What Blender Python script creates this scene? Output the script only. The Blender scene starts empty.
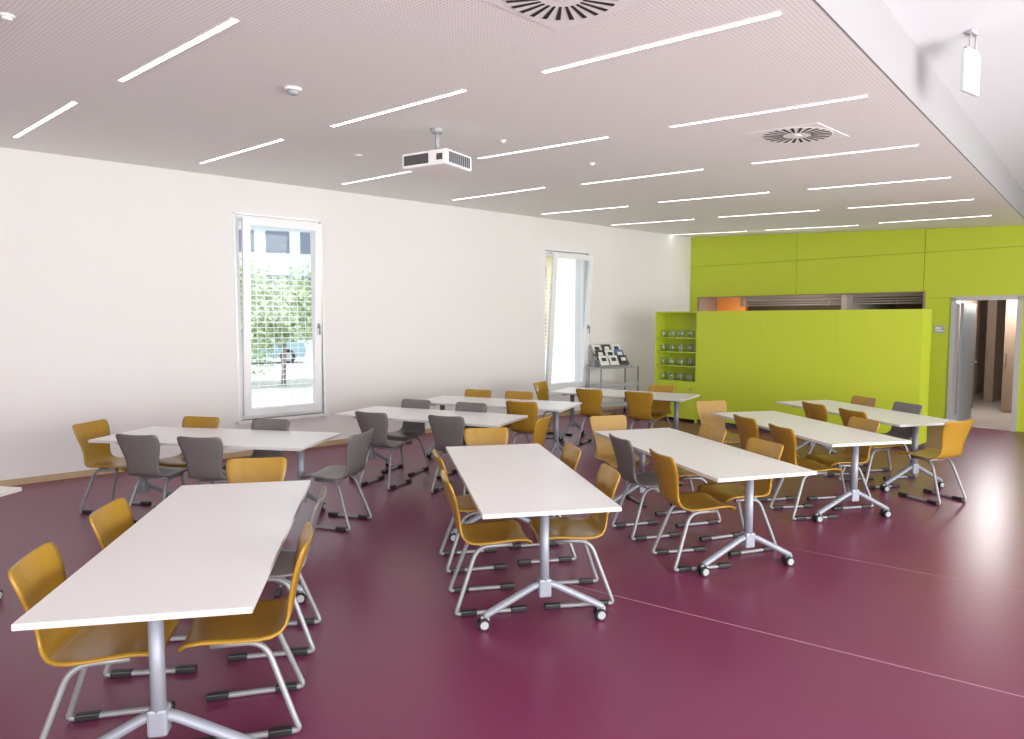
import bpy, bmesh, math, random
from mathutils import Vector, Matrix
random.seed(4)
S = bpy.context.scene
C = S.collection
S.view_settings.view_transform = 'Standard'
PI = math.pi
# ---------------------------------------------------------------- camera
F = 680.0; HZ = 320.0; CH = 1.8
TH = math.atan((369.5-HZ)/F)
cam = bpy.data.objects.new('camera', bpy.data.cameras.new('camera'))
cam.data.sensor_width = 36; cam.data.lens = F/1024*36
cam.location = (0, 0, CH); cam.rotation_euler = (PI/2-TH, 0, 0)
C.objects.link(cam); S.camera = cam
CAM = Vector((0, 0, CH))
def ray(px, py):
    a = (px-512)/F; b = (369.5-py)/F
    return Vector((a, math.cos(TH)+b*math.sin(TH), -math.sin(TH)+b*math.cos(TH)))
def at(px, py, z=0.0):
    d = ray(px, py); return CAM + d*((z-CH)/d.z)
def on_plane(px, py, p, n):
    d = ray(px, py); return CAM + d*((p-CAM).dot(n)/d.dot(n))
# ---------------------------------------------------------------- materials
def mat(name, col, rough=0.5, metal=0.0, emit=None, es=0.0, var=0.0, vscale=8.0, bump=0.0, spec=0.5, stretch=None):
    m = bpy.data.materials.new(name); m.use_nodes = True
    nt = m.node_tree; b = nt.nodes['Principled BSDF']
    b.inputs['Base Color'].default_value = (*col, 1); b.inputs['Roughness'].default_value = rough
    b.inputs['Metallic'].default_value = metal; b.inputs['Specular IOR Level'].default_value = spec
    if emit: b.inputs['Emission Color'].default_value = (*emit, 1); b.inputs['Emission Strength'].default_value = es
    if var or bump:
        tc = nt.nodes.new('ShaderNodeTexCoord'); mp = nt.nodes.new('ShaderNodeMapping')
        if stretch: mp.inputs['Scale'].default_value = stretch
        nz = nt.nodes.new('ShaderNodeTexNoise'); nz.inputs['Scale'].default_value = vscale; nz.inputs['Detail'].default_value = 4
        nt.links.new(tc.outputs['Object'], mp.inputs[0]); nt.links.new(mp.outputs[0], nz.inputs['Vector'])
        if var:
            mx = nt.nodes.new('ShaderNodeMix'); mx.data_type = 'RGBA'
            mx.inputs[6].default_value = (*[c*(1-var) for c in col], 1); mx.inputs[7].default_value = (*[min(1, c*(1+var)) for c in col], 1)
            nt.links.new(nz.outputs[0], mx.inputs[0]); nt.links.new(mx.outputs[2], b.inputs['Base Color'])
        if bump:
            bp = nt.nodes.new('ShaderNodeBump'); bp.inputs['Strength'].default_value = bump; bp.inputs['Distance'].default_value = 0.01
            nt.links.new(nz.outputs[0], bp.inputs['Height']); nt.links.new(bp.outputs[0], b.inputs['Normal'])
    return m
M = {}
M['wall'] = mat('white_plaster', (.78, .765, .755), .9, var=.012, vscale=1.5, spec=.2)
M['white'] = mat('white_paint', (.82, .81, .80), .5)
M['vent'] = mat('vent_white', (.93, .96, .94), .6)
M['raised'] = mat('raised_ceiling_paint', (.60, .62, .635), .8, spec=.2)
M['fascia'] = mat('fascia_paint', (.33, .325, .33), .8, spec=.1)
M['frame'] = mat('white_window_frame', (.84, .85, .86), .35)
M['floor'] = mat('plum_linoleum', (.178, .030, .082), .31, var=.05, vscale=2.2, spec=.5)
M['seam'] = mat('floor_seam', (.40, .21, .28), .4)
M['green'] = mat('lime_laminate', (.47, .56, .030), .5, var=.02, vscale=2)
M['green_dark'] = mat('lime_joint', (.28, .35, .01), .7)
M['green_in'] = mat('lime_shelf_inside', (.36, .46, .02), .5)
M['mustard'] = mat('ochre_plywood', (.37, .205, .022), .28, var=.16, vscale=6, stretch=(8, 1.5, 1.5))
M['mustard_pale'] = mat('pale_ochre_plywood', (.40, .245, .065), .3, var=.1, vscale=6, stretch=(8, 1.5, 1.5))
M['grey'] = mat('grey_plywood', (.165, .152, .150), .33, var=.10, vscale=6, stretch=(8, 1.5, 1.5))
M['steel'] = mat('silver_tube', (.28, .285, .30), .42, .35)
M['leg'] = mat('silver_lacquer', (.30, .32, .37), .45, .25)
M['top'] = mat('white_tabletop', (.86, .85, .85), .30, var=.01)
M['edge'] = mat('tabletop_edge', (.60, .58, .56), .5)
M['black'] = mat('black_plastic', (.015, .015, .017), .45)
M['dark'] = mat('dark_metal', (.08, .08, .09), .4, .3)
M['hub'] = mat('grey_plastic', (.38, .39, .41), .4)
M['signw'] = mat('sign_plastic', (.60, .64, .63), .5)
M['strip'] = mat('light_diffuser', (1, 1, 1), .5, emit=(1, .98, .94), es=7.0)
M['wood'] = mat('baseboard_wood', (.48, .35, .20), .5, var=.15, vscale=9, stretch=(1, 8, 8))
M['brown'] = mat('brown_door_wood', (.34, .235, .17), .45, var=.12, vscale=5, stretch=(6, 6, 1))
M['orange'] = mat('orange_paint', (.70, .24, .05), .6)
M['kitchen'] = mat('warm_brown_paint', (.29, .19, .13), .7)
M['corr'] = mat('warm_corridor_paint', (.56, .51, .46), .7)
M['stainless'] = mat('stainless_steel', (.42, .36, .31), .45, .35, var=.05)
M['doorgrey'] = mat('grey_door', (.27, .28, .30), .5)
M['jamb'] = mat('door_frame_grey', (.48, .48, .47), .45, .2)
M['corrfloor'] = mat('corridor_floor', (.47, .40, .35), .35, var=.08)
M['foliage'] = mat('leaf_green', (.50, .61, .36), .6, var=.2, vscale=3)
M['bark'] = mat('bark', (.36, .30, .25), .8, var=.3)
M['ground'] = mat('pale_paving', (.60, .60, .58), .8, var=.12, vscale=1.2)
M['facade'] = mat('pale_facade', (.60, .64, .68), .8, var=.03)
M['facade_y'] = mat('yellow_facade', (.60, .54, .34), .8, var=.03)
M['pane_dark'] = mat('dark_window_pane', (.15, .18, .24), .3)
M['fence'] = mat('white_wire', (.74, .76, .77), .4, .1)
M['carblue'] = mat('blue_car_paint', (.28, .42, .48), .25)
M['paperblue'] = mat('blue_cover', (.08, .15, .32), .4)
M['paperblack'] = mat('charcoal_cover', (.05, .05, .055), .4)
M['paper'] = mat('white_cover', (.75, .75, .73), .5, var=.2, vscale=30)
M['slot'] = mat('vent_slot', (.015, .014, .014), .8)
M['grille'] = mat('projector_grille', (.07, .07, .075), .6)
def glass(name, tint, g=.08, dif=0.0):
    m = bpy.data.materials.new(name); m.use_nodes = True; nt = m.node_tree; nt.nodes.clear()
    o = nt.nodes.new('ShaderNodeOutputMaterial'); t = nt.nodes.new('ShaderNodeBsdfTransparent'); t.inputs[0].default_value = (*tint, 1)
    gl = nt.nodes.new('ShaderNodeBsdfGlossy'); gl.inputs['Roughness'].default_value = .03
    mx = nt.nodes.new('ShaderNodeMixShader'); mx.inputs[0].default_value = g
    nt.links.new(t.outputs[0], mx.inputs[1]); nt.links.new(gl.outputs[0], mx.inputs[2]); out = mx
    if dif:
        df = nt.nodes.new('ShaderNodeBsdfDiffuse'); df.inputs[0].default_value = (.75, .8, .8, 1)
        m2 = nt.nodes.new('ShaderNodeMixShader'); m2.inputs[0].default_value = dif
        nt.links.new(mx.outputs[0], m2.inputs[1]); nt.links.new(df.outputs[0], m2.inputs[2]); out = m2
    nt.links.new(out.outputs[0], o.inputs[0])
    return m
M['glass'] = glass('window_glass', (.96, .98, .98), .012)
M['drinkglass'] = glass('drinking_glass', (.85, .88, .87), .10, .14)
# ---------------------------------------------------------------- mesh builder
class MB:
    def __init__(s): s.bm = bmesh.new()
    def box(s, c, size, mi=0, rot=None, bev=0.0):
        t = bmesh.new(); bmesh.ops.create_cube(t, size=1)
        for v in t.verts: v.co = Vector((v.co.x*size[0], v.co.y*size[1], v.co.z*size[2]))
        if bev: bmesh.ops.bevel(t, geom=t.edges[:], offset=bev, segments=2, affect='EDGES', profile=.6)
        s._merge(t, Matrix.Translation(c) @ (rot.to_4x4() if rot else Matrix.Identity(4)), mi, False)
    def span(s, a, b, mi=0, bev=0.0):
        a = Vector(a); b = Vector(b); s.box((a+b)/2, [abs(q) for q in (b-a)], mi, None, bev)
    def _merge(s, t, mtx, mi, smooth):
        vm = [s.bm.verts.new(mtx @ v.co) for v in t.verts]
        t.verts.index_update()
        for f in t.faces:
            nf = s.bm.faces.new([vm[v.index] for v in f.verts]); nf.material_index = mi; nf.smooth = smooth
        t.free()
    def cyl(s, a, b, r, r2=None, mi=0, seg=16):
        a = Vector(a); b = Vector(b); r2 = r if r2 is None else r2
        z = (b-a).normalized(); q = z.to_track_quat('Z', 'Y')
        ra = [s.bm.verts.new(a+q @ Vector((r*math.cos(2*PI*k/seg), r*math.sin(2*PI*k/seg), 0))) for k in range(seg)]
        rb = [s.bm.verts.new(b+q @ Vector((r2*math.cos(2*PI*k/seg), r2*math.sin(2*PI*k/seg), 0))) for k in range(seg)]
        for k in range(seg):
            f = s.bm.faces.new([ra[k], ra[(k+1) % seg], rb[(k+1) % seg], rb[k]]); f.material_index = mi; f.smooth = True
        for l in (ra[::-1], rb):
            f = s.bm.faces.new(l); f.material_index = mi
    def tube(s, pts, r, mi=0, seg=10, flat=1.0):
        pts = [Vector(p) for p in pts]; rings = []; prev = None
        for i, p in enumerate(pts):
            t = (pts[min(i+1, len(pts)-1)]-pts[max(i-1, 0)]).normalized()
            if prev is None:
                u = t.orthogonal().normalized()
                if abs(t.x) < .9: u = (Vector((1, 0, 0))-t*t.x).normalized()
            else: u = (prev-t*prev.dot(t)).normalized()
            prev = u; w = t.cross(u)
            rings.append([s.bm.verts.new(p+u*(r*flat*math.cos(2*PI*k/seg))+w*(r*math.sin(2*PI*k/seg))) for k in range(seg)])
        for a, b in zip(rings, rings[1:]):
            for k in range(seg):
                f = s.bm.faces.new([a[k], a[(k+1) % seg], b[(k+1) % seg], b[k]]); f.material_index = mi; f.smooth = True
        for l in (rings[0][::-1], rings[-1]):
            f = s.bm.faces.new(l); f.material_index = mi
    def prism(s, poly, z0, z1, mi=0):   # poly xy, z may be callable
        g = lambda z, p: z(p[0], p[1]) if callable(z) else z
        a = [s.bm.verts.new((p[0], p[1], g(z0, p))) for p in poly]; b = [s.bm.verts.new((p[0], p[1], g(z1, p))) for p in poly]
        n = len(poly)
        fs = [s.bm.faces.new(a[::-1]), s.bm.faces.new(b)]
        for k in range(n): fs.append(s.bm.faces.new([a[k], a[(k+1) % n], b[(k+1) % n], b[k]]))
        for f in fs: f.material_index = mi
    def build(s, name, mats, parent=None, frame=None):
        me = bpy.data.meshes.new(name); bmesh.ops.recalc_face_normals(s.bm, faces=s.bm.faces[:]); s.bm.to_mesh(me); s.bm.free()
        if not isinstance(mats, (list, tuple)): mats = [mats]
        for m in mats: me.materials.append(m)
        o = bpy.data.objects.new(name, me); C.objects.link(o)
        if parent: o.parent = parent
        if frame: o.location = frame[0]; o.rotation_euler = (0, 0, frame[1])
        return o
def fillet(pts, r, n=6):
    pts = [Vector(p) for p in pts]; out = [pts[0]]
    for a, p, b in zip(pts, pts[1:], pts[2:]):
        d1 = (a-p); d2 = (b-p); rr = min(r, d1.length*.49, d2.length*.49); s0 = p+d1.normalized()*rr; s1 = p+d2.normalized()*rr
        for k in range(n+1):
            t = k/n; out.append(s0*(1-t)**2+p*2*t*(1-t)+s1*t*t)
    out.append(pts[-1]); return out
def tag(o, label=None, cat=None, group=None, kind=None):
    if label: o['label'] = label
    if cat: o['category'] = cat
    if group: o['group'] = group
    if kind: o['kind'] = kind
    return o
def empty(name, loc=(0, 0, 0), rz=0):
    o = bpy.data.objects.new(name, None); C.objects.link(o); o.location = loc; o.rotation_euler = (0, 0, rz); o.empty_display_size = .1
    return o
def copy_tree(o, parent=None):
    c = o.copy(); C.objects.link(c); c.parent = parent
    for ch in list(o.children): copy_tree(ch, c)
    return c
# ---------------------------------------------------------------- room frame
P0 = at(0, 487); P1 = at(688, 400); P2 = at(1020, 432)
lw = (P1-P0).normalized(); yawL = math.atan2(lw.y, lw.x); LEN_L = (P1-P0).length
gw = (P2-P1).normalized(); yawG = math.atan2(gw.y, gw.x)
nL = Vector((-lw.y, lw.x, 0)); nG = Vector((-gw.y, gw.x, 0))   # outward normals
FL = (P0, yawL); FG = (P1, yawG)
def onL(px, py):
    p = on_plane(px, py, P0, nL); return (p-P0).dot(lw), p.z
def onG(px, py, off=0.0):
    p = on_plane(px, py, P1+nG*off, nG); return (p-P1).dot(gw), p.z
zA = onL(0, 147)[1]; zB = onL(688, 237)[1]; zC = onG(1020, 226)[1]
pa = Vector((P0.x, P0.y, zA)); pb = Vector((P1.x, P1.y, zB)); pc = Vector((P2.x, P2.y, zC))
cn = (pb-pa).cross(pc-pa).normalized()
if cn.z < 0: cn = -cn
def cz(x, y): return pa.z-(cn.x*(x-pa.x)+cn.y*(y-pa.y))/cn.z
def onC(px, py): return on_plane(px, py, pa, cn)
E0 = onC(812, 0); E1 = onC(1024, 219)
ed = Vector((E1.x-E0.x, E1.y-E0.y, 0)).normalized(); en = Vector((ed.y, -ed.x, 0))   # to the right
def meet(p, d, q, e):
    den = d.x*e.y-d.y*e.x; t = ((q.x-p.x)*e.y-(q.y-p.y)*e.x)/den; return p+d*t
EG = meet(E0, ed, P1, gw); EB = E0-ed*9.5
sE = (EG-P1).dot(gw)
A = P0-lw*9.0
RW = 6.0
RG = meet(E0+en*RW, ed, P1, gw); RB = EB+en*RW
# floor
b = MB(); b.prism([(A+nL*.1)[:2], (P1+nL*.15)[:2], (RG+nG*.1)[:2], RB[:2], EB[:2]], -.1, 0)
tag(b.build('floor', M['floor']), kind='structure')
for i, (p, q) in enumerate([((560, 582), (1024, 697)), ((700, 531), (1024, 592))]):
    p = at(*p); q = at(*q); d = (q-p).normalized(); q = q+d*2
    n = Vector((-d.y, d.x, 0))*(.0045 if i == 0 else .002)
    b = MB(); b.prism([(p-n)[:2], (q-n)[:2], (q+n)[:2], (p+n)[:2]], 0, .0008)
    tag(b.build('trim_%d' % (i+1), M['seam']), kind='structure')
# walls with holes
def wall(name, frame, x0, x1, z0, z1, th, holes, m, off=0.0):
    xs = sorted({x0, x1, *[h[0] for h in holes], *[h[1] for h in holes]}); zs = sorted({z0, z1, *[h[2] for h in holes], *[h[3] for h in holes]})
    b = MB()
    for i in range(len(xs)-1):
        for k in range(len(zs)-1):
            cx = (xs[i]+xs[i+1])/2; cy = (zs[k]+zs[k+1])/2
            if any(h[0] < cx < h[1] and h[2] < cy < h[3] for h in holes): continue
            b.span((xs[i], off, zs[k]), (xs[i+1], off+th, zs[k+1]))
    return tag(b.build(name, m, frame=frame), kind='structure')
w1a = onL(237, 300)[0]; w1b = onL(322, 300)[0]; w2a = onL(545, 300)[0]; w2b = onL(588, 300)[0]
WT = onL(237, 214)[1]; WB = onL(237, 421)[1]; WT2 = onL(546, 250)[1]
wall('wall_left', FL, -9.2, LEN_L+.3, 0, 4.3, .35, [(w1a, w1b, WB, WT), (w2a, w2b, WB, WT2)], M['wall'])
b = MB(); b.span((-9, -.012, 0), (LEN_L-.01, 0, .07)); tag(b.build('baseboard_left', M['wood'], frame=FL), kind='structure')
# green far wall
h0 = onG(698, 297)[0]; h1 = onG(925, 297)[0]; hz = 2.30; d0 = onG(951, 350)[0]; d1 = onG(1019, 350)[0]; dz = onG(985, 297)[1]
LG = (RG-P1).length
wall('wall_far', FG, -.3, LG, 0, 5.2, .18, [(h0, h1, 1.0, hz), (d0, d1, -.01, dz)], M['green_dark'], off=.02)
j1 = onG(797, 250)[0]; j2 = onG(925, 250)[0]; jz = (onG(688, 263)[1]+onG(925, 258)[1])/2
gp = .0035
pw = []
for (xa, xb) in [(0, j1), (j1, j2), (j2, sE+.05)]:
    pw.append((xa, xb, jz, 3.85))
pw += [(0, h0, 0, hz+.0), (0, j1, hz, jz), (j1, j2, hz, jz), (h0, h1, 0, 1.0), (j2, d1+.03, dz, jz), (j2, d0, 0, dz), (d1, LG, 0, dz), (d1+.03, LG, dz, jz), (sE+.05, LG, jz, zC-.02)]
gwall = empty('wall_far_panels', P1, yawG); tag(gwall, kind='structure')
for (xa, xb, za, zb) in pw:
    b = MB(); b.span((xa+gp, 0, za+gp), (xb-gp, .02, zb-gp)); b.build('panel', M['green'], gwall)
b = MB(); b.span((sE+.02, -.03, zC-.02), (LG, -.001, 5.2)); tag(b.build('wall_upper', M['raised'], frame=FG), kind='structure')
# ceiling
def perf():
    m = bpy.data.materials.new('perforated_ceiling_board'); m.use_nodes = True; nt = m.node_tree; bs = nt.nodes['Principled BSDF']; bs.inputs['Roughness'].default_value = .9
    tc = nt.nodes.new('ShaderNodeTexCoord'); mp = nt.nodes.new('ShaderNodeMapping'); mp.vector_type = 'TEXTURE'
    mp.inputs['Rotation'].default_value = (0, 0, math.atan2(ed.y, ed.x)); mp.inputs['Scale'].default_value = (.023, .023, 1)
    fr = nt.nodes.new('ShaderNodeVectorMath'); fr.operation = 'FRACTION'
    sb = nt.nodes.new('ShaderNodeVectorMath'); sb.operation = 'SUBTRACT'; sb.inputs[1].default_value = (.5, .5, 0)
    mu = nt.nodes.new('ShaderNodeVectorMath'); mu.operation = 'MULTIPLY'; mu.inputs[1].default_value = (1, 1, 0)
    ln = nt.nodes.new('ShaderNodeVectorMath'); ln.operation = 'LENGTH'
    lt = nt.nodes.new('ShaderNodeMath'); lt.operation = 'LESS_THAN'; lt.inputs[1].default_value = .24
    mx = nt.nodes.new('ShaderNodeMix'); mx.data_type = 'RGBA'; mx.inputs[6].default_value = (.94, .955, .925, 1); mx.inputs[7].default_value = (.69, .70, .68, 1)
    L = nt.links.new
    L(tc.outputs['Object'], mp.inputs[0]); L(mp.outputs[0], fr.inputs[0]); L(fr.outputs[0], sb.inputs[0]); L(sb.outputs[0], mu.inputs[0]); L(mu.outputs[0], ln.inputs[0])
    L(ln.outputs['Value'], lt.inputs[0]); L(lt.outputs[0], mx.inputs[0]); L(mx.outputs[2], bs.inputs['Base Color'])
    return m
M['perf'] = perf()
b = MB(); b.prism([(A+nL*.05)[:2], (P1+nL*.05)[:2], EG[:2], EB[:2]], cz, lambda x, y: cz(x, y)+.12)
tag(b.build('ceiling', M['perf']), kind='structure')
fh = .36
def rz_(x, y):
    o = (Vector((x, y, 0))-E0).xy.dot(en.xy); return cz(*(Vector((x, y, 0))-en*o)[:2])+fh+.20*o
b = MB()
b.prism([EB[:2], EG[:2], (EG+en*.012)[:2], (EB+en*.012)[:2]], lambda x, y: cz(x, y), lambda x, y: cz(x, y)+fh+.05)
tag(b.build('ceiling_fascia', M['fascia']), kind='structure')
b = MB(); b.prism([EB[:2], (EG+nG*.1)[:2], (RG+nG*.1)[:2], RB[:2]], rz_, lambda x, y: rz_(x, y)+.1)
tag(b.build('ceiling_raised', M['raised']), kind='structure')
# right glazed wall and back wall (outside the view)
FR = (Vector((RB.x, RB.y, 0)), math.atan2(ed.y, ed.x)); LR = (RG-RB).length
hl = []
n = 8
for i in range(n):
    x = LR*i/n; hl.append((x+.1, x+LR/n-.1, .1, 3.6))
wall('wall_right', FR, 0, LR, 0, 5.4, .2, hl, M['white'], off=-.2)
bv = Vector((EB.x-A.x, EB.y-A.y, 0)); FBk = (Vector((A.x, A.y, 0)), math.atan2(bv.y, bv.x)); LB = bv.length
wall('wall_back', FBk, 0, LB, 0, 4.3, .2, [(2+i*3.0, 4.4+i*3.0, .6, 3.1) for i in range(int((LB-4)/3))], M['wall'], off=-.2)
bv = Vector((RB.x-EB.x, RB.y-EB.y, 0))
wall('wall_back_right', (Vector((EB.x, EB.y, 0)), math.atan2(bv.y, bv.x)), 0, bv.length, 0, 5.3, .2, [(.5, bv.length-.5, .1, 3.4)], M['wall'], off=-.2)
# ---------------------------------------------------------------- windows
def window(nm, xa, xb, z0, z1, tilt):
    r = empty(nm, P0+lw*xa, yawL); tag(r, kind='structure'); W = xb-xa; f = .065; y = .06
    b = MB()
    b.span((0, y, z0), (f, y+.08, z1)); b.span((W-f, y, z0), (W, y+.08, z1)); b.span((f, y, z0), (W-f, y+.08, z0+f)); b.span((f, y, z1-f), (W-f, y+.08, z1))
    b.span((-.025, -.012, z0), (0, y, z1+.025)); b.span((W, -.012, z0), (W+.025, y, z1+.025)); b.span((-.025, -.012, z1), (W+.025, y, z1+.025))
    b.build('window_frame', M['frame'], r)
    b = MB(); b.span((-.05, -.09, z0-.035), (W+.05, y, z0)); b.build('window_sill', M['white'], r)
    s = .095; H = z1-z0-2*f+.03; w = W-2*f+.03
    rot = Matrix.Rotation(tilt, 4, 'X'); T = Matrix.Translation((f-.015, y-.01, z0+f-.01))
    b = MB()
    for a, c in [((0, -.06, 0), (s, 0, H)), ((w-s, -.06, 0), (w, 0, H)), ((s, -.06, 0), (w-s, 0, s)), ((s, -.06, H-s), (w-s, 0, H))]: b.span(a, c)
    o = b.build('sash', M['frame'], r); o.matrix_local = T @ rot
    b = MB(); b.span((s, -.035, s), (w-s, -.025, H-s)); g = b.build('glass_pane', M['glass'], o)
    b = MB(); b.box((w-s/2, -.075, H*.46), (.028, .03, .07), 0, None, .004); b.tube(fillet([(w-s/2, -.08, H*.46), (w-s/2, -.11, H*.46), (w-s/2, -.11, H*.46-.12)], .015), .009); b.build('handle', M['steel'], o)
window('window_1', w1a, w1b, WB, WT, math.radians(3.4))
window('window_2', w2a, w2b, WB, WT2, math.radians(4.2))
# ---------------------------------------------------------------- door + corridor
r = empty('door_1', P1+gw*d0, yawG); tag(r, kind='structure'); W = d1-d0
b = MB(); t = .07
b.span((-.02, -.03, 0), (t-.02, .22, dz)); b.span((W-t+.02, -.03, 0), (W+.02, .22, dz)); b.span((-.02, -.03, dz-t+.02), (W+.02, .22, dz+.02))
b.build('door_frame', M['jamb'], r)
b = MB(); b.box((.085, .64, dz/2-.03), (.045, .84, dz-.12)); lf = b.build('door_leaf', M['doorgrey'], r)
b = MB(); b.tube(fillet([(.10, .98, 1.05), (.17, .98, 1.05), (.17, .86, 1.05)], .02), .01); b.build('door_handle', M['steel'], lf)
cr = empty('corridor_walls', P1+gw*d0, yawG); tag(cr, kind='structure')
b = MB(); b.span((-1.8, .2, 2.6), (4.0, 8.0, 2.7)); b.build('corridor_ceiling', M['wall'], cr)
b = MB(); b.span((-1.9, .2, 0), (-1.8, 8.0, 2.7)); b.span((4.0, .2, 0), (4.1, 8.0, 2.7)); b.span((-1.9, 8.0, 0), (4.1, 8.1, 2.7)); b.build('corridor_wall', M['corr'], cr)
b = MB(); b.span((-1.9, .2, -.1), (4.1, 8.1, -.001)); tag(b.build('floor_corridor', M['corrfloor'], frame=(P1+gw*d0, yawG)), kind='structure')
kk = .22
for k, (a0, a1, y) in enumerate([(.84, 1.15, 2.6), (.58, .75, 4.4), (.36, .47, 6.2)]):
    x = a0-kk*y; w = a1-a0
    b = MB(); b.span((x, y, 0), (x+w, y+.9, 2.35), 0, .004); b.span((x+w*.15, y-.012, .05), (x+w*.85, y, 2.2), 0, .004); b.span((x+.03, y-.06, .95), (x+.05, y-.012, 1.15), 1)
    o = b.build('corridor_cupboard', [M['brown'], M['steel']], frame=(P1+gw*d0, yawG))
    tag(o, 'brown wooden corridor cupboard, %s one seen through the doorway' % ['nearest', 'middle', 'farthest'][k], 'cupboard', 'brown corridor cupboards')
b = MB(); b.span((-.26, -.012, 0), (-.11, 0, .13), 0, .002); b.span((-.245, -.015, .03), (-.125, -.011, .05), 1); b.span((-.245, -.015, .07), (-.16, -.011, .10), 1)
o = b.build('door_sign', [M['hub'], M['paper']], frame=(P1+gw*d0+Vector((0, 0, onG(939, 333)[1])), yawG)); tag(o, 'small grey room sign on lime wall left of the doorway', 'sign')
# kitchen behind the hatch
kr = empty('kitchen_walls', P1, yawG); tag(kr, kind='structure')
b = MB(); b.span((-.2, 3.0, 0), (h1+.1, 3.1, 2.9)); b.span((-.2, .2, 2.9), (h1+.1, 3.1, 3.0)); b.span((h1+.05, .2, 0), (h1+.15, 3.0, 2.9)); b.span((-.3, .2, 0), (-.2, 3.0, 2.9)); b.build('kitchen_wall', M['kitchen'], kr)
b = MB(); b.span((-.19, 1.5, 0), (h0+.35, 1.6, 2.89)); b.build('orange_panel', M['orange'], kr)
b = MB(); b.span((-.2, .2, -.1), (h1+.1, 3.1, 0)); b.build('kitchen_floor', M['corrfloor'], kr)
b = MB(); xa = h0+.75; xb = h1+.02
b.prism([(xa, .5), (xb, .5), (xb, 1.6), (xa, 1.6)], 2.235, 2.6)
for k in range(3): b.span((xa, .485, 2.10+k*.045), (xb, .50, 2.125+k*.045))
for x in (xa, (xa+xb)/2, xb-.03): b.span((x, .50, 2.09), (x+.03, .53, 2.24))
o = b.build('extractor_hood', M['stainless'], frame=(P1, yawG)); tag(o, 'long brownish steel extractor hood with slats seen through the serving hatch', 'extractor hood')
b = MB(); b.span((h0-.01, -.01, hz-.02), (h1+.01, .16, hz+.0)); b.span((h0-.01, -.005, 1.0), (h0+.03, .16, hz-.02)); b.span((h1-.03, -.005, 1.0), (h1+.01, .16, hz-.02)); b.span((h0, -.1, .97), (h1, .3, 1.01))
tag(b.build('trim_3', M['kitchen'], frame=FG), kind='structure')
# ---------------------------------------------------------------- green cabinet
R = at(917, 450); cabY = (R-P1).dot(nG)
def onCab(px, py=350): return onG(px, py, cabY)[0]
cL = onCab(697); cR = (R-P1).dot(gw); cS = onCab(655); ch = 1.95; cd = .42
FCab = (P1+gw*cL+nG*cabY, yawG); W = cR-cL
r = empty('storage_cabinet', FCab[0], yawG); tag(r, 'long lime green storage cabinet with flush doors in front of hatch', 'cabinet')
b = MB(); b.span((0, .02, .06), (W, cd, ch)); b.build('body', M['green'], r)
b = MB(); b.span((.03, .05, 0), (W-.03, cd-.02, .06)); b.build('plinth', M['dark'], r)
ds = [0, onCab(760)-cL, onCab(836)-cL, W]
for a, c in zip(ds, ds[1:]):
    b = MB(); b.span((a+.0006, 0, .07), (c-.0006, .0198, ch), 0, 0); b.build('door', M['green'], r)
W2 = cL-cS
r = empty('open_shelf_unit', P1+gw*cS+nG*cabY, yawG); tag(r, 'lime green open shelf unit at left end of the storage cabinet', 'shelf')
b = MB(); t = .022
b.span((0, 0, 0), (t, cd, ch)); b.span((W2-t-.002, 0, 0), (W2-.002, cd, ch)); b.span((t, 0, ch-t), (W2-t, cd, ch)); b.span((t, cd-.02, .02), (W2-t, cd, ch-t)); b.build('body', M['green'], r)
b = MB(); b.span((t+.002, -.0, .05), (W2-t-.004, .02, .70)); o = b.build('door', M['green'], r)
b = MB(); b.span((W2-.12, -.02, .58), (W2-.08, 0, .60)); b.build('handle', M['steel'], o)
shz = [.72, .99, 1.24, 1.49]
for z in shz:
    b = MB(); b.span((t, .005, z-t), (W2-t-.002, cd-.02, z)); b.build('shelf_board', M['green_in'], r)
names = ['lowest', 'second', 'third', 'top']
proto = None
for k, z in enumerate(shz[:4]):
    for i in range(8):
        x = .10+i*(W2-.19)/7.0; y = .12+.07*(i % 2)
        if proto is None:
            b = MB(); b.cyl((0, 0, .001), (0, 0, .12), .030, .036, 0, 12); proto = b.build('drinking_glass', M['drinkglass']); o = proto
        else:
            o = proto.copy(); C.objects.link(o)
        p = P1+gw*(cS+x)+nG*(cabY+y); o.location = (p.x, p.y, z)
        tag(o, 'clear drinking glass in the row on the %s open shelf of lime unit' % names[k], 'glass', 'drinking glasses on the %s shelf' % names[k])
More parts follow.
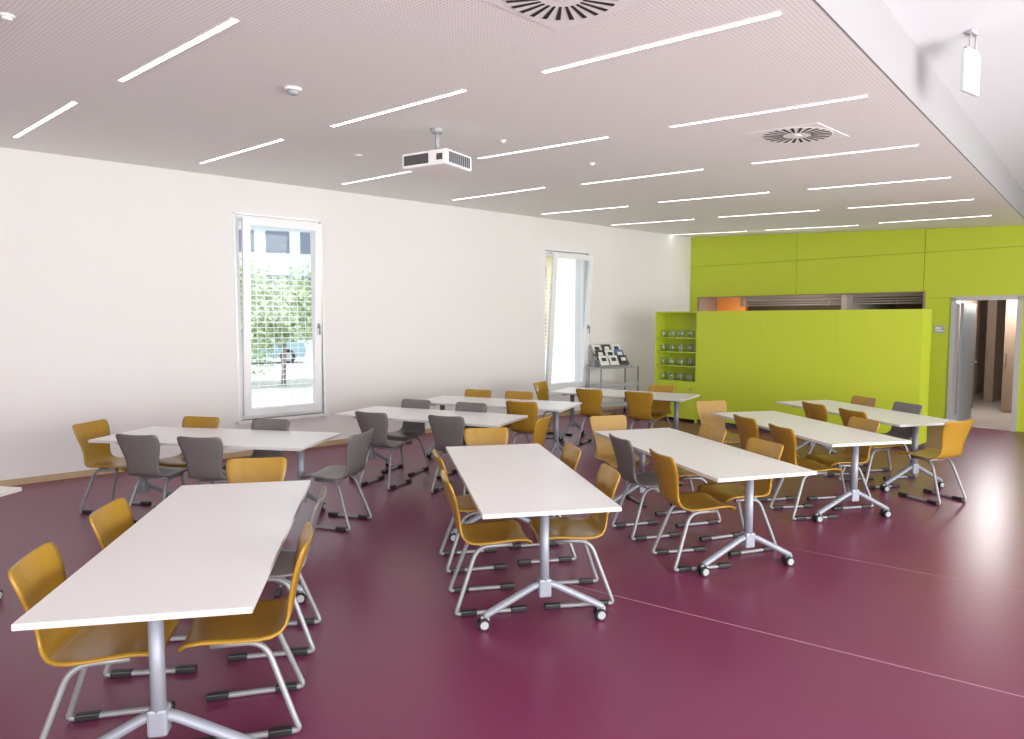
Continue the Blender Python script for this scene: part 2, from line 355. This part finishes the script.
# ---------------------------------------------------------------- tables
TL = 2.04; TW = .80; TZ = .74
def make_table():
    r = empty('folding_table')
    b = MB(); b.box((0, 0, TZ-.0125), (TL, TW, .025), 0, None, .003)
    b.bm.normal_update()
    for f in b.bm.faces:
        if abs(f.normal.z) < .5: f.material_index = 1
    b.build('tabletop', [M['top'], M['edge']], r)
    b = MB(); b.span((-TL/2+.22, -.03, TZ-.075), (TL/2-.22, .03, TZ-.035)); b.build('support_beam', M['dark'], r)
    for s in (-1, 1):
        x = s*(TL/2-.21)
        b = MB()
        b.box((x, 0, TZ-.04), (.07, .56, .028), 1, None, .004)
        b.tube([(x, 0, TZ-.05), (x, 0, .20)], .028, 0, 14, 1.25)
        b.box((x, 0, .225), (.070, .075, .11), 0, None, .012)
        for q in (-1, 1):
            b.tube(fillet([(x, q*.01, .25), (x, q*.06, .235), (x, q*.335, .09), (x, q*.36, .075)], .03), .021, 0, 12, 1.2)
        l = b.build('leg', [M['leg'], M['dark']], r)
        for q in (-1, 1):
            y = q*.355
            b = MB(); b.cyl((x, y, .058), (x, y, .085), .012, mi=0)
            b.box((x, y, .062), (.022, .05, .03), 1, None, .006)
            for w in (-1, 1):
                b.cyl((x+w*.012, y+.008, .034), (x+w*.034, y+.008, .034), .034, mi=2, seg=20)
                b.cyl((x+w*.034, y+.008, .034), (x+w*.037, y+.008, .034), .024, mi=1, seg=16)
            b.build('caster', [M['steel'], M['hub'], M['black']], l)
    return r
tables = {   # corners: two near/left end, then far/right end (pixels on the tabletop)
 'T1': [(8, 621), (252, 618), (308, 487), (178, 487)],
 'T2': [(482, 514), (625, 510), (546, 444), (438, 446)],
 'T3': [(722, 478), (812, 470), (675, 429), (597, 431)],
 'T4': [(833, 446), (905, 438), (772, 411), (717, 413)],
 'T5': [(893, 425), (954, 419), (835, 401), (779, 402)],
 'T6': [(90, 438), (122, 426), (344, 432), (306, 449)],
 'T7': [(330, 413), (368, 406), (533, 415), (508, 427)],
 'T8': [(413, 401), (445, 396), (580, 402), (562, 410)],
 'T9': [(553, 391), (575, 388), (695, 393), (677, 401)]}
shift = {'T1': (-.010, .075), 'T2': (.0, .01), 'T6': (.07, -.03), 'T3': (-.02, 0)}
tlab = {
 'T1': 'nearest white folding table, at the front left', 'T2': 'white folding table standing alone at front centre',
 'T3': 'nearest white folding table of the right row', 'T4': 'white folding table in the middle of the right row',
 'T5': 'white folding table at far right before the doorway', 'T6': 'white folding table standing crosswise in front of the large window',
 'T7': 'crosswise white folding table with four grey chairs in the middle of room', 'T8': 'crosswise white folding table just behind the one with four grey chairs',
 'T9': 'farthest crosswise white folding table before the trolley and shelf', 'T0': 'white folding table cut off by left edge of the photo'}
tinfo = {}
proto = make_table(); first = True
def put_table(key, c, yaw):
    global first
    t = proto if first else copy_tree(proto); first = False
    t.location = (c.x, c.y, 0); t.rotation_euler.z = yaw; tag(t, tlab[key], 'table', 'white folding tables')
    tinfo[key] = (c, yaw)
for k, cs in tables.items():
    P = [at(x, y, TZ) for x, y in cs]; c = sum(P, Vector())/4; a = (P[2]+P[3]-P[0]-P[1])
    sh = shift.get(k, (0, 0)); c = c+Vector((sh[0], sh[1], 0))
    put_table(k, c, math.atan2(a.y, a.x))
rf = at(22, 487, TZ); yaw0 = math.radians(-9); ux = Vector((math.cos(yaw0), math.sin(yaw0), 0)); uy = Vector((-ux.y, ux.x, 0))
put_table('T0', rf-ux*TL/2-uy*TW/2, yaw0)
# ---------------------------------------------------------------- chairs
def shell_mesh(m):
    prof = [(.235, .408, .28), (.236, .416, .36), (.228, .429, .402), (.205, .440, .422), (.15, .445, .434), (.08, .441, .436), (0, .435, .434), (-.07, .431, .424), (-.125, .434, .400), (-.165, .448, .365), (-.190, .475, .332),
            (-.203, .51, .312), (-.212, .56, .312), (-.222, .61, .332), (-.235, .66, .364), (-.25, .71, .390), (-.266, .755, .404), (-.279, .79, .405), (-.285, .808, .398), (-.289, .820, .375), (-.291, .827, .32)]
    bm = bmesh.new(); N = 12; rows = []
    for i, (y, z, w) in enumerate(prof):
        a = prof[max(0, i-1)]; c = prof[min(len(prof)-1, i+1)]
        t = Vector((0, c[0]-a[0], c[1]-a[1])).normalized(); nn = Vector((0, t.z, -t.y))
        back = min(1, max(0, (z-.45)/.12)); curv = .028*back+.014*(1-back)
        row = []
        for k in range(N+1):
            u = -1+2*k/N
            row.append(bm.verts.new(Vector((u*w/2, y, z))+nn*(curv*u*u*(w/.4)**2)))
        rows.append(row)
    for r0, r1 in zip(rows, rows[1:]):
        for k in range(N):
            f = bm.faces.new([r0[k], r0[k+1], r1[k+1], r1[k]]); f.smooth = True
    bmesh.ops.recalc_face_normals(bm, faces=bm.faces[:])
    me = bpy.data.meshes.new('shell'); bm.to_mesh(me); bm.free(); me.materials.append(m); return me
def make_chair(m):
    r = empty('school_chair')
    o = bpy.data.objects.new('seat_shell', shell_mesh(m)); C.objects.link(o); o.parent = r
    md = o.modifiers.new('thick', 'SOLIDIFY'); md.thickness = .012; md.offset = 0
    for s in (-1, 1):
        b = MB(); x = s*.135; X = s*.185
        b.tube(fillet([(x, .13, .412), (x, -.09, .408), (X, -.215, .06), (X, -.232, .015), (X, .02, .0140), (X, .19, .0140)], .08, 7), .0136, 0, 12)
        l = b.build('leg_frame', M['steel'], r)
        for y in (-.15, .16):
            g = MB(); g.box((X, y, .017), (.038, .10, .033), 0, None, .008); g.build('glider', M['black'], l)
    for y in (.10, -.06):
        b = MB(); b.cyl((-.135, y, .410), (.135, y, .410), .011); b.build('crossbar', M['steel'], r)
    return r
protos = {}
def place_chair(key, side, u, out=.13, jit=0.0, col='mustard', v=0.0, label=''):
    c, yaw = tinfo[key]; ux = Vector((math.cos(yaw), math.sin(yaw), 0)); uy = Vector((-ux.y, ux.x, 0))
    if side in 'FN': out = max(out, .375)
    off = out-.285
    if side == 'L': p = c+ux*u+uy*(TW/2+off); a = yaw+PI
    elif side == 'R': p = c+ux*u-uy*(TW/2+off); a = yaw
    elif side == 'F': p = c+ux*(TL/2+off)+uy*v; a = yaw+PI/2
    else: p = c-ux*(TL/2+off)+uy*v; a = yaw-PI/2
    if col not in protos: protos[col] = make_chair(M[col]); o = protos[col]
    else: o = copy_tree(protos[col])
    o.location = (p.x, p.y, 0); o.rotation_euler.z = a+math.radians(jit)
    cn_ = {'mustard': 'ochre', 'grey': 'grey', 'mustard_pale': 'pale ochre'}[col]
    tag(o, '%s shell chair, %s' % (cn_, label), 'chair', 'school chairs around the tables')
pc_ = place_chair
t = 'nearest table at front left'
pc_('T1', 'L', -.53, .17, 3, label='near seat left of the '+t)
pc_('T1', 'L', .20, .16, -3, label='far seat left of the '+t)
pc_('T1', 'R', -.46, .15, 4, label='near seat right of the '+t)
pc_('T1', 'R', .28, .15, 0, 'grey', label='on the right side of the '+t)
pc_('T1', 'F', 0, .30, 0, label='at the far end of the '+t)
t = 'table at front centre'
pc_('T2', 'L', -.43, .16, 0, label='near seat left of the '+t)
pc_('T2', 'L', .30, .15, 2, label='far seat left of the '+t)
pc_('T2', 'R', -.44, .155, -3, label='near seat right of the '+t)
pc_('T2', 'R', .36, .14, 0, label='far seat right of the '+t)
pc_('T2', 'F', 0, .28, 0, label='at the far end of the '+t)
t = 'near table of right row'
pc_('T3', 'L', -.53, .17, -4, label='near seat left of the '+t)
pc_('T3', 'L', .20, .16, 0, 'grey', label='left side of the '+t)
pc_('T3', 'R', -.33, .13, 3, label='near seat right of the '+t)
pc_('T3', 'R', .42, .13, 0, label='far seat right of the '+t)
pc_('T3', 'F', 0, .28, 0, 'mustard_pale', v=.1, label='far end of the '+t)
t = 'middle table of right row'
pc_('T4', 'L', -.55, .20, -3, label='near seat left of the '+t)
pc_('T4', 'L', .10, .18, 0, label='far seat left of the '+t)
pc_('T4', 'R', -.33, .12, 0, label='right side of the '+t)
pc_('T4', 'F', 0, .28, 0, 'mustard_pale', v=.22, label='far end of the '+t)
t = 'far right table by the doorway'
pc_('T5', 'L', -.50, .16, 0, label='near seat left of the '+t)
pc_('T5', 'L', .12, .16, 0, label='far seat left of the '+t)
pc_('T5', 'R', -.18, .14, 0, 'grey', label='right side of the '+t)
pc_('T5', 'R', .50, .14, 0, label='right side of the '+t)
pc_('T5', 'N', 0, .42, 8, v=.12, label='pulled out at near end of the '+t)
t = 'crosswise table before the large window'
pc_('T6', 'R', -.42, .15, 0, 'grey', label='front left seat of the '+t)
pc_('T6', 'R', .17, .15, 2, 'grey', label='front right seat of the '+t)
pc_('T6', 'L', -.55, .14, 0, label='behind the '+t)
pc_('T6', 'L', .22, .14, 0, 'grey', label='behind the '+t)
pc_('T6', 'N', 0, .28, 0, label='at the left end of the '+t)
pc_('T6', 'F', 0, .42, -6, 'grey', label='at the right end of the '+t)
t = 'middle crosswise table'
pc_('T7', 'R', -.35, .26, 0, 'grey', label='front left seat of the '+t)
pc_('T7', 'R', .50, .18, 3, 'grey', label='front right seat of the '+t)
pc_('T7', 'L', -.50, .13, 0, 'grey', label='rear left seat of the '+t)
pc_('T7', 'L', .25, .14, 0, 'grey', label='rear right seat of the '+t)
pc_('T7', 'F', 0, .46, 0, v=-.20, label='at the right end of the '+t)
t = 'second farthest crosswise table'
pc_('T8', 'R', .55, .14, 0, label='front seat of the '+t)
pc_('T8', 'L', -.52, .13, 0, label='rear left seat of the '+t)
pc_('T8', 'L', .10, .13, 0, label='rear right seat of the '+t)
t = 'farthest crosswise table'
pc_('T9', 'R', -.28, .17, 0, label='front left seat of the '+t)
pc_('T9', 'R', .45, .15, 0, label='front right seat of the '+t)
pc_('T9', 'L', .42, .14, 0, label='behind the '+t)
pc_('T9', 'N', 0, .38, 0, label='at the left end of the '+t)
# ---------------------------------------------------------------- ceiling lights
rows = [('row nearest the window wall', [(12, 137, 78, 102), (199, 163, 284, 139), (342, 184, 426, 168), (452, 200, 545, 187), (541, 214, 628, 206), (611, 225, 694, 219), (668, 235, 747, 231)]),
        ('middle row', [(117, 80, 239, 20), (330, 126, 466, 90), (477, 158, 608, 137), (581, 184, 703, 169), (658, 202, 769, 192), (718, 217, 819, 210), (765, 230, 858, 225)]),
        ('row nearest the raised ceiling', [(542, 71, 779, 14), (670, 126, 866, 96), (752, 163, 917, 145), (808, 189, 950, 177), (848, 208, 973, 199), (879, 223, 990, 215)])]
ordn = ['first', 'second', 'third', 'fourth', 'fifth', 'sixth', 'seventh']
dirs = []; lens = []
for rn, ls in rows:
    for l in ls:
        p = onC(l[0], l[1]); q = onC(l[2], l[3]); dirs.append((q-p).normalized()); lens.append((q-p).length)
md_ = sum(dirs, Vector()).normalized()
def bar(b, p, q, w, h0_, h1_, mi):
    d = (q-p).normalized(); s = cn.cross(d).normalized()
    vs = []
    for hh in (h0_, h1_):
        for e, sg in ((p, -1), (q, -1), (q, 1), (p, 1)): vs.append(b.bm.verts.new(e+s*(sg*w/2)+cn*hh))
    for f in ((0, 1, 2, 3), (4, 5, 6, 7), (0, 1, 5, 4), (1, 2, 6, 5), (2, 3, 7, 6), (3, 0, 4, 7)):
        b.bm.faces.new([vs[i] for i in f]).material_index = mi
i = 0
for rn, ls in rows:
    for k, l in enumerate(ls):
        p = onC(l[0], l[1]); q = onC(l[2], l[3]); c = (p+q)/2; d = (dirs[i]*.8+md_*.2).normalized(); L = lens[i]*.9+1.5*.1; i += 1
        r = empty('ceiling_light', c); tag(r, 'slim recessed light strip, %s from front in the %s' % (ordn[k], rn), 'ceiling light', 'recessed ceiling light strips')
        z = Vector()
        b = MB(); bar(b, z-d*L/2, z+d*L/2, .036, -.004, .004, 0); b.build('diffuser', M['strip'], r)
        b = MB(); s = cn.cross(d).normalized()
        for sg in (-1, 1): bar(b, z-d*L/2+s*sg*.021, z+d*L/2+s*sg*.021, .006, -.006, .004, 0)
        b.build('frame', M['white'], r)
qC = Vector((0, 0, 1)).rotation_difference(cn); yS = math.atan2(md_.y, md_.x)
def ceil_empty(name, px, py):
    o = empty(name, onC(px, py)); o.rotation_mode = 'QUATERNION'; o.rotation_quaternion = qC @ Matrix.Rotation(yS, 3, 'Z').to_quaternion(); return o
for (px, py, ww, lab) in [(797, 135, .58, 'square air vent with round swirl slots among the right ceiling lights'), (561, -4, .58, 'square air vent with radial slots cut by top edge of the photo')]:
    r = ceil_empty('ceiling_vent', px, py); tag(r, lab, 'ceiling vent', 'ceiling air vents')
    b = MB(); b.box((0, 0, 0), (ww, ww, .006)); b.build('plate', M['vent'], r)
    b = MB(); b.cyl((0, 0, -.003), (0, 0, -.0045), .268, .266, 0, 48); b.build('disc', M['vent'], r)
    for k in range(24):
        a = 2*PI*k/24; b = MB(); R3 = Matrix.Rotation(a, 3, 'Z')
        vs = [R3 @ Vector(v) for v in ((.105, -.006, 0), (.255, -.004, 0), (.255, .020, 0), (.105, .006, 0))]
        b.prism([(v.x, v.y) for v in vs], -.0065, -.0042); b.build('slot', M['slot'], r)
    b = MB(); b.cyl((0, 0, -.0045), (0, 0, -.009), .035, .03, 0, 24); b.build('hub', M['vent'], r)
for (px, py, rr, lab) in [(293, 88, .06, 'white round smoke detector between the two front left light strips'), (592, 163, .035, 'small white ceiling detector right of the projector'), (503, 140, .03, 'tiny white ceiling detector just above the strip beside the projector'), (358, 155, .05, 'flat white ceiling disc left of the projector'), (7, 15, .036, 'white ceiling detector in the upper left corner')]:
    r = ceil_empty('smoke_detector', px, py); tag(r, lab, 'smoke detector', 'ceiling detectors')
    th = .25 if px == 358 else (1 if px == 293 else .6)
    b = MB(); b.cyl((0, 0, 0), (0, 0, -.02*th), rr, rr*.95, 0, 24); b.build('base', M['white'], r)
    b = MB(); b.cyl((0, 0, -.02*th), (0, 0, -.045*th), rr*.75, rr*.5, 0, 24); b.build('cap', M['hub'] if px == 293 else M['white'], r)
# projector
pp = onC(437, 129)
r = empty('projector', pp, math.radians(-30)); tag(r, 'white projector hanging from the ceiling on a short pole', 'projector')
b = MB(); b.cyl((0, 0, 0.01), (0, 0, -.035), .06, .045); b.cyl((0, 0, -.03), (0, 0, -.17), .018); b.box((0, 0, -.185), (.16, .12, .015))
for x in (-.07, .07): b.box((x, 0, -.20), (.012, .1, .04))
b.build('mount', M['hub'], r)
b = MB(); b.box((0, 0, -.28), (.45, .38, .125), 0, None, .02); pb_ = b.build('body', M['white'], r)
b = MB(); b.box((-.075, -.189, -.28), (.25, .006, .080), 0, None, .002)
b.box((.16, -.189, -.28), (.06, .006, .05), 0, None, .002); b.build('front_grille', M['grille'], pb_)
b = MB(); b.box((.2245, 0, -.28), (.004, .31, .09), 1)
for k in range(11): b.box((.228, -.14+k*.028, -.28), (.004, .014, .08))
b.build('side_grille', [M['grille'], M['hub']], pb_)
# hanging sign
sp = Vector((2.95, 4.5, 0)); top = rz_(sp.x, sp.y)
r = empty('hanging_sign', (sp.x, sp.y, top), math.radians(34)); tag(r, 'white emergency sign hanging edge-on from the raised ceiling', 'sign')
b = MB(); b.box((0, 0, -.01), (.10, .03, .02)); b.cyl((-.03, 0, 0), (-.03, 0, -.12), .006); b.cyl((.05, 0, 0), (.05, 0, -.12), .006); b.box((0, 0, -.12), (.18, .022, .018), 0, None, .004); b.build('bracket', M['hub'], r)
b = MB(); b.box((0, 0, -.26), (.22, .022, .26), 0, None, .005); b.build('sign_panel', M['signw'], r)
# ---------------------------------------------------------------- trolley with magazines
tp = at(613, 414); yt = yawL-.25
r = empty('display_trolley', (tp.x, tp.y, 0), yt); tag(r, 'grey metal trolley with slanted display rack by the far window', 'trolley')
b = MB(); b.box((0, 0, .90), (.86, .46, .02), 0, None, .004); b.box((0, .1, .97), (.8, .02, .12)); b.build('top_shelf', M['hub'], r)
for z in (.55, .18):
    b = MB(); b.box((0, 0, z), (.84, .44, .02), 0, None, .004); b.box((0, -.22, z+.03), (.84, .012, .07)); b.build('shelf', M['hub'], r)
for sx in (-1, 1):
    for sy in (-1, 1):
        b = MB(); b.cyl((sx*.42, sy*.21, .07), (sx*.42, sy*.21, .95), .016); l = b.build('leg', M['steel'], r)
        b = MB(); b.cyl((sx*.42-.012, sy*.21, .035), (sx*.42+.012, sy*.21, .035), .035); b.cyl((sx*.42, sy*.21, .035), (sx*.42, sy*.21, .08), .008); b.build('caster', M['black'], l)
b = MB()
for k in range(3): b.box((-.05, -.10+k*.12, .94+k*.10), (.66, .012, .05))
for sx in (-.38, .28): b.tube([(sx, -.2, .91), (sx, .17, 1.20)], .009)
b.build('display_rack', M['steel'], r)
cols = ['paper', 'paper', 'paperblack', 'paperblack', 'paper', 'paperblue', 'paper', 'paperblack', 'paper']
cw = {'paper': 'white', 'paperblack': 'black', 'paperblue': 'dark blue'}
for rr in range(3):
    for k in range(3):
        lx = -.27+k*.22; c_ = cols[rr*3+k]
        q = Vector((lx*math.cos(yt)-(-.075+rr*.12)*math.sin(yt), lx*math.sin(yt)+(-.075+rr*.12)*math.cos(yt), 0))
        b = MB(); b.box((0, 0, .12), (.19, .008, .20), 0, Matrix.Rotation(-.55, 3, 'X')); b.box((0, -.0055, .14), (.10, .004, .07), 1, Matrix.Rotation(-.55, 3, 'X'))
        o = b.build('magazine', [M[c_], M['paper'] if c_ != 'paper' else M['paperblack']], frame=(Vector((tp.x, tp.y, .92+rr*.10))+q, yt))
        tag(o, '%s magazine at %s of the %s tier of the trolley rack' % (cw[c_], ['left', 'centre', 'right'][k], ['bottom', 'middle', 'top'][rr]), 'magazine', 'magazines on the display trolley')
# ---------------------------------------------------------------- outside
def L3(s, o, z=0): return P0+lw*s+nL*o+Vector((0, 0, z))
gz = -.12
b = MB(); b.span((-60, .36, gz-.1), (70, 90, gz)); tag(b.build('ground_outside', M['ground'], frame=FL), kind='structure')
r = empty('wire_fence', L3(0, 3.2, gz), yawL); tag(r, 'tall pale wire mesh fence outside the large window', 'fence')
b = MB()
for k in range(0, 31): b.span((-4, -.006, .05+k*.096), (14, .006, .065+k*.096))
for k in range(0, 120): b.span((-4+k*.15, -.003, .05), (-3.990+k*.15, .003, 2.95))
b.build('mesh_panel', M['fence'], r)
for k in range(8):
    b = MB(); b.box((-4+k*2.5, .035, 1.5), (.05, .05, 3.0)); b.build('post', M['fence'], r)
def tree(px, dist, h, w, lab):
    d = ray(px, HZ); d.z = 0; p = d.normalized()*dist
    r = empty('bushy_tree', (p.x, p.y, gz)); tag(r, lab, 'tree')
    b = MB(); b.tube([(0, 0, 0), (.05, 0, h*.3), (0, .05, h*.6)], .07); b.build('trunk', M['bark'], r)
    b = MB()
    cl = [(random.uniform(-w*.38, w*.38), random.uniform(-w*.35, w*.35), h*random.uniform(.22, .82), w*random.uniform(.22, .34)) for _ in range(13)]
    for _ in range(5200):
        cx, cy, cz0, cr = random.choice(cl); v = Vector([random.gauss(0, 1) for _ in range(3)]).normalized()*cr*random.uniform(.6, 1.05)
        c = Vector((cx, cy, cz0))+v; q = Matrix.Rotation(random.uniform(0, 6.28), 3, Vector([random.gauss(0, 1) for _ in range(3)]).normalized()); s = .085
        vs = [b.bm.verts.new(c+q @ Vector(e)*s) for e in ((-1, 0, 0), (0, -.6, 0), (1, 0, 0), (0, .6, 0))]; b.bm.faces.new(vs)
    b.build('foliage', M['foliage'], r)
tree(282, 21, 3.7, 2.9, 'light green bushy tree seen through the large window')
def building(px, dist, w, h, fm, lab, rows_, cols_):
    d = ray(px, HZ); d.z = 0; d = d.normalized(); p = d*dist
    yaw = math.atan2(d.y, d.x)-PI/2
    r = empty('building', (p.x, p.y, gz), yaw); tag(r, lab, 'building')
    b = MB(); b.span((-w/2, 0, 0), (w/2, 8, h)); b.build('wall', fm, r)
    b = MB(); b.span((-w/2-.2, -.25, h), (w/2+.2, 8.2, h+.25)); b.build('roof', M['hub'], r)
    for i in range(rows_):
        for j in range(cols_):
            x = -w/2+(j+.5)*w/cols_; z = (i+.3)*h/rows_
            b = MB(); b.span((x-w/cols_*.34, -.03, z), (x+w/cols_*.34, .02, z+h/rows_*.5)); b.build('window', M['pane_dark'], r)
building(262, 44, 16, 7.8, M['facade'], 'pale office building with dark windows beyond the large window', 3, 8)
building(511, 44, 5.4, 6.0, M['facade_y'], 'pale yellow building beyond the far narrow window', 2, 2)
d = ray(255, HZ); d.z = 0; p = d.normalized()*32
r = empty('parked_car', (p.x, p.y, gz), yawL-.35); tag(r, 'greyish blue car parked behind the fence outside the large window', 'car')
b = MB(); pr = [(-2.0, .3), (-2.05, .65), (-1.9, .85), (-1.1, .95), (-.6, 1.38), (.9, 1.42), (1.6, 1.0), (2.0, .9), (2.08, .5), (2.0, .3)]
va = [b.bm.verts.new((x, -.82, z)) for x, z in pr]; vb = [b.bm.verts.new((x, .82, z)) for x, z in pr]
b.bm.faces.new(va); b.bm.faces.new(vb[::-1])
for k in range(len(pr)): b.bm.faces.new([va[k], va[(k+1) % len(pr)], vb[(k+1) % len(pr)], vb[k]])
b.build('body', M['carblue'], r)
b = MB()
for s in (-1, 1):
    vs = [b.bm.verts.new((x, s*.83, z)) for x, z in [(-.95, .97), (-.55, 1.30), (.8, 1.34), (1.3, 1.0)]]; b.bm.faces.new(vs)
b.build('window', M['pane_dark'], r)
for x in (-1.3, 1.3):
    for s in (-1, 1):
        b = MB(); b.cyl((x, s*.70, .32), (x, s*.86, .32), .32, mi=0, seg=24); b.cyl((x, s*.86, .32), (x, s*.87, .32), .19, mi=1, seg=16); b.build('wheel', [M['black'], M['hub']], r)
# ---------------------------------------------------------------- light
w = bpy.data.worlds.new('world'); S.world = w; w.use_nodes = True
w.node_tree.nodes['Background'].inputs[0].default_value = (.93, .96, 1, 1); w.node_tree.nodes['Background'].inputs[1].default_value = 1.65
def area(loc, target, sx, sy, e, col=(1, 1, 1)):
    l = bpy.data.lights.new('daylight_fill', 'AREA'); l.shape = 'RECTANGLE'; l.size = sx; l.size_y = sy; l.energy = e; l.color = col
    o = bpy.data.objects.new('daylight_fill', l); C.objects.link(o); o.location = loc; o.rotation_euler = (Vector(target)-Vector(loc)).to_track_quat('-Z', 'Y').to_euler(); return o
pr_ = RB.lerp(RG, .45)+en*.1; q = pr_-en*5; area((pr_.x, pr_.y, 1.6), (q.x, q.y, 3.6), 12, 3.0, 1200, (1, .985, .965))  # unseen area lamp added at the right glazing, tilted up to brighten the ceiling
area((((A+EB)/2).x*.6, -5.0, 1.5), (0, 2, 5.4), 9, 2.5, 780, (1, .99, .98))  # second added area lamp, behind the camera, also aimed up as ceiling fill
sl = bpy.data.lights.new('sun', 'SUN'); sl.energy = 2.6; sl.angle = .02; so = bpy.data.objects.new('sun', sl); C.objects.link(so)
so.rotation_euler = Vector((-.22, .36, -.91)).to_track_quat('-Z', 'Y').to_euler()
def pt(loc, e, r=.3):
    l = bpy.data.lights.new('fill_lamp', 'POINT'); l.energy = e; l.shadow_soft_size = r; o = bpy.data.objects.new('fill_lamp', l); C.objects.link(o); o.location = loc  # added point light without a fitting, brightens the rooms behind the far wall
q = P1+gw*(d0+.3)+nG*2.0; pt((q.x, q.y, 2.3), 110)
q = P1+gw*((h0+h1)/2)+nG*.25; pt((q.x, q.y, 1.5), 35, .15)
q = P1+gw*(h0+.4)+nG*.8; pt((q.x, q.y, 1.7), 22, .15)
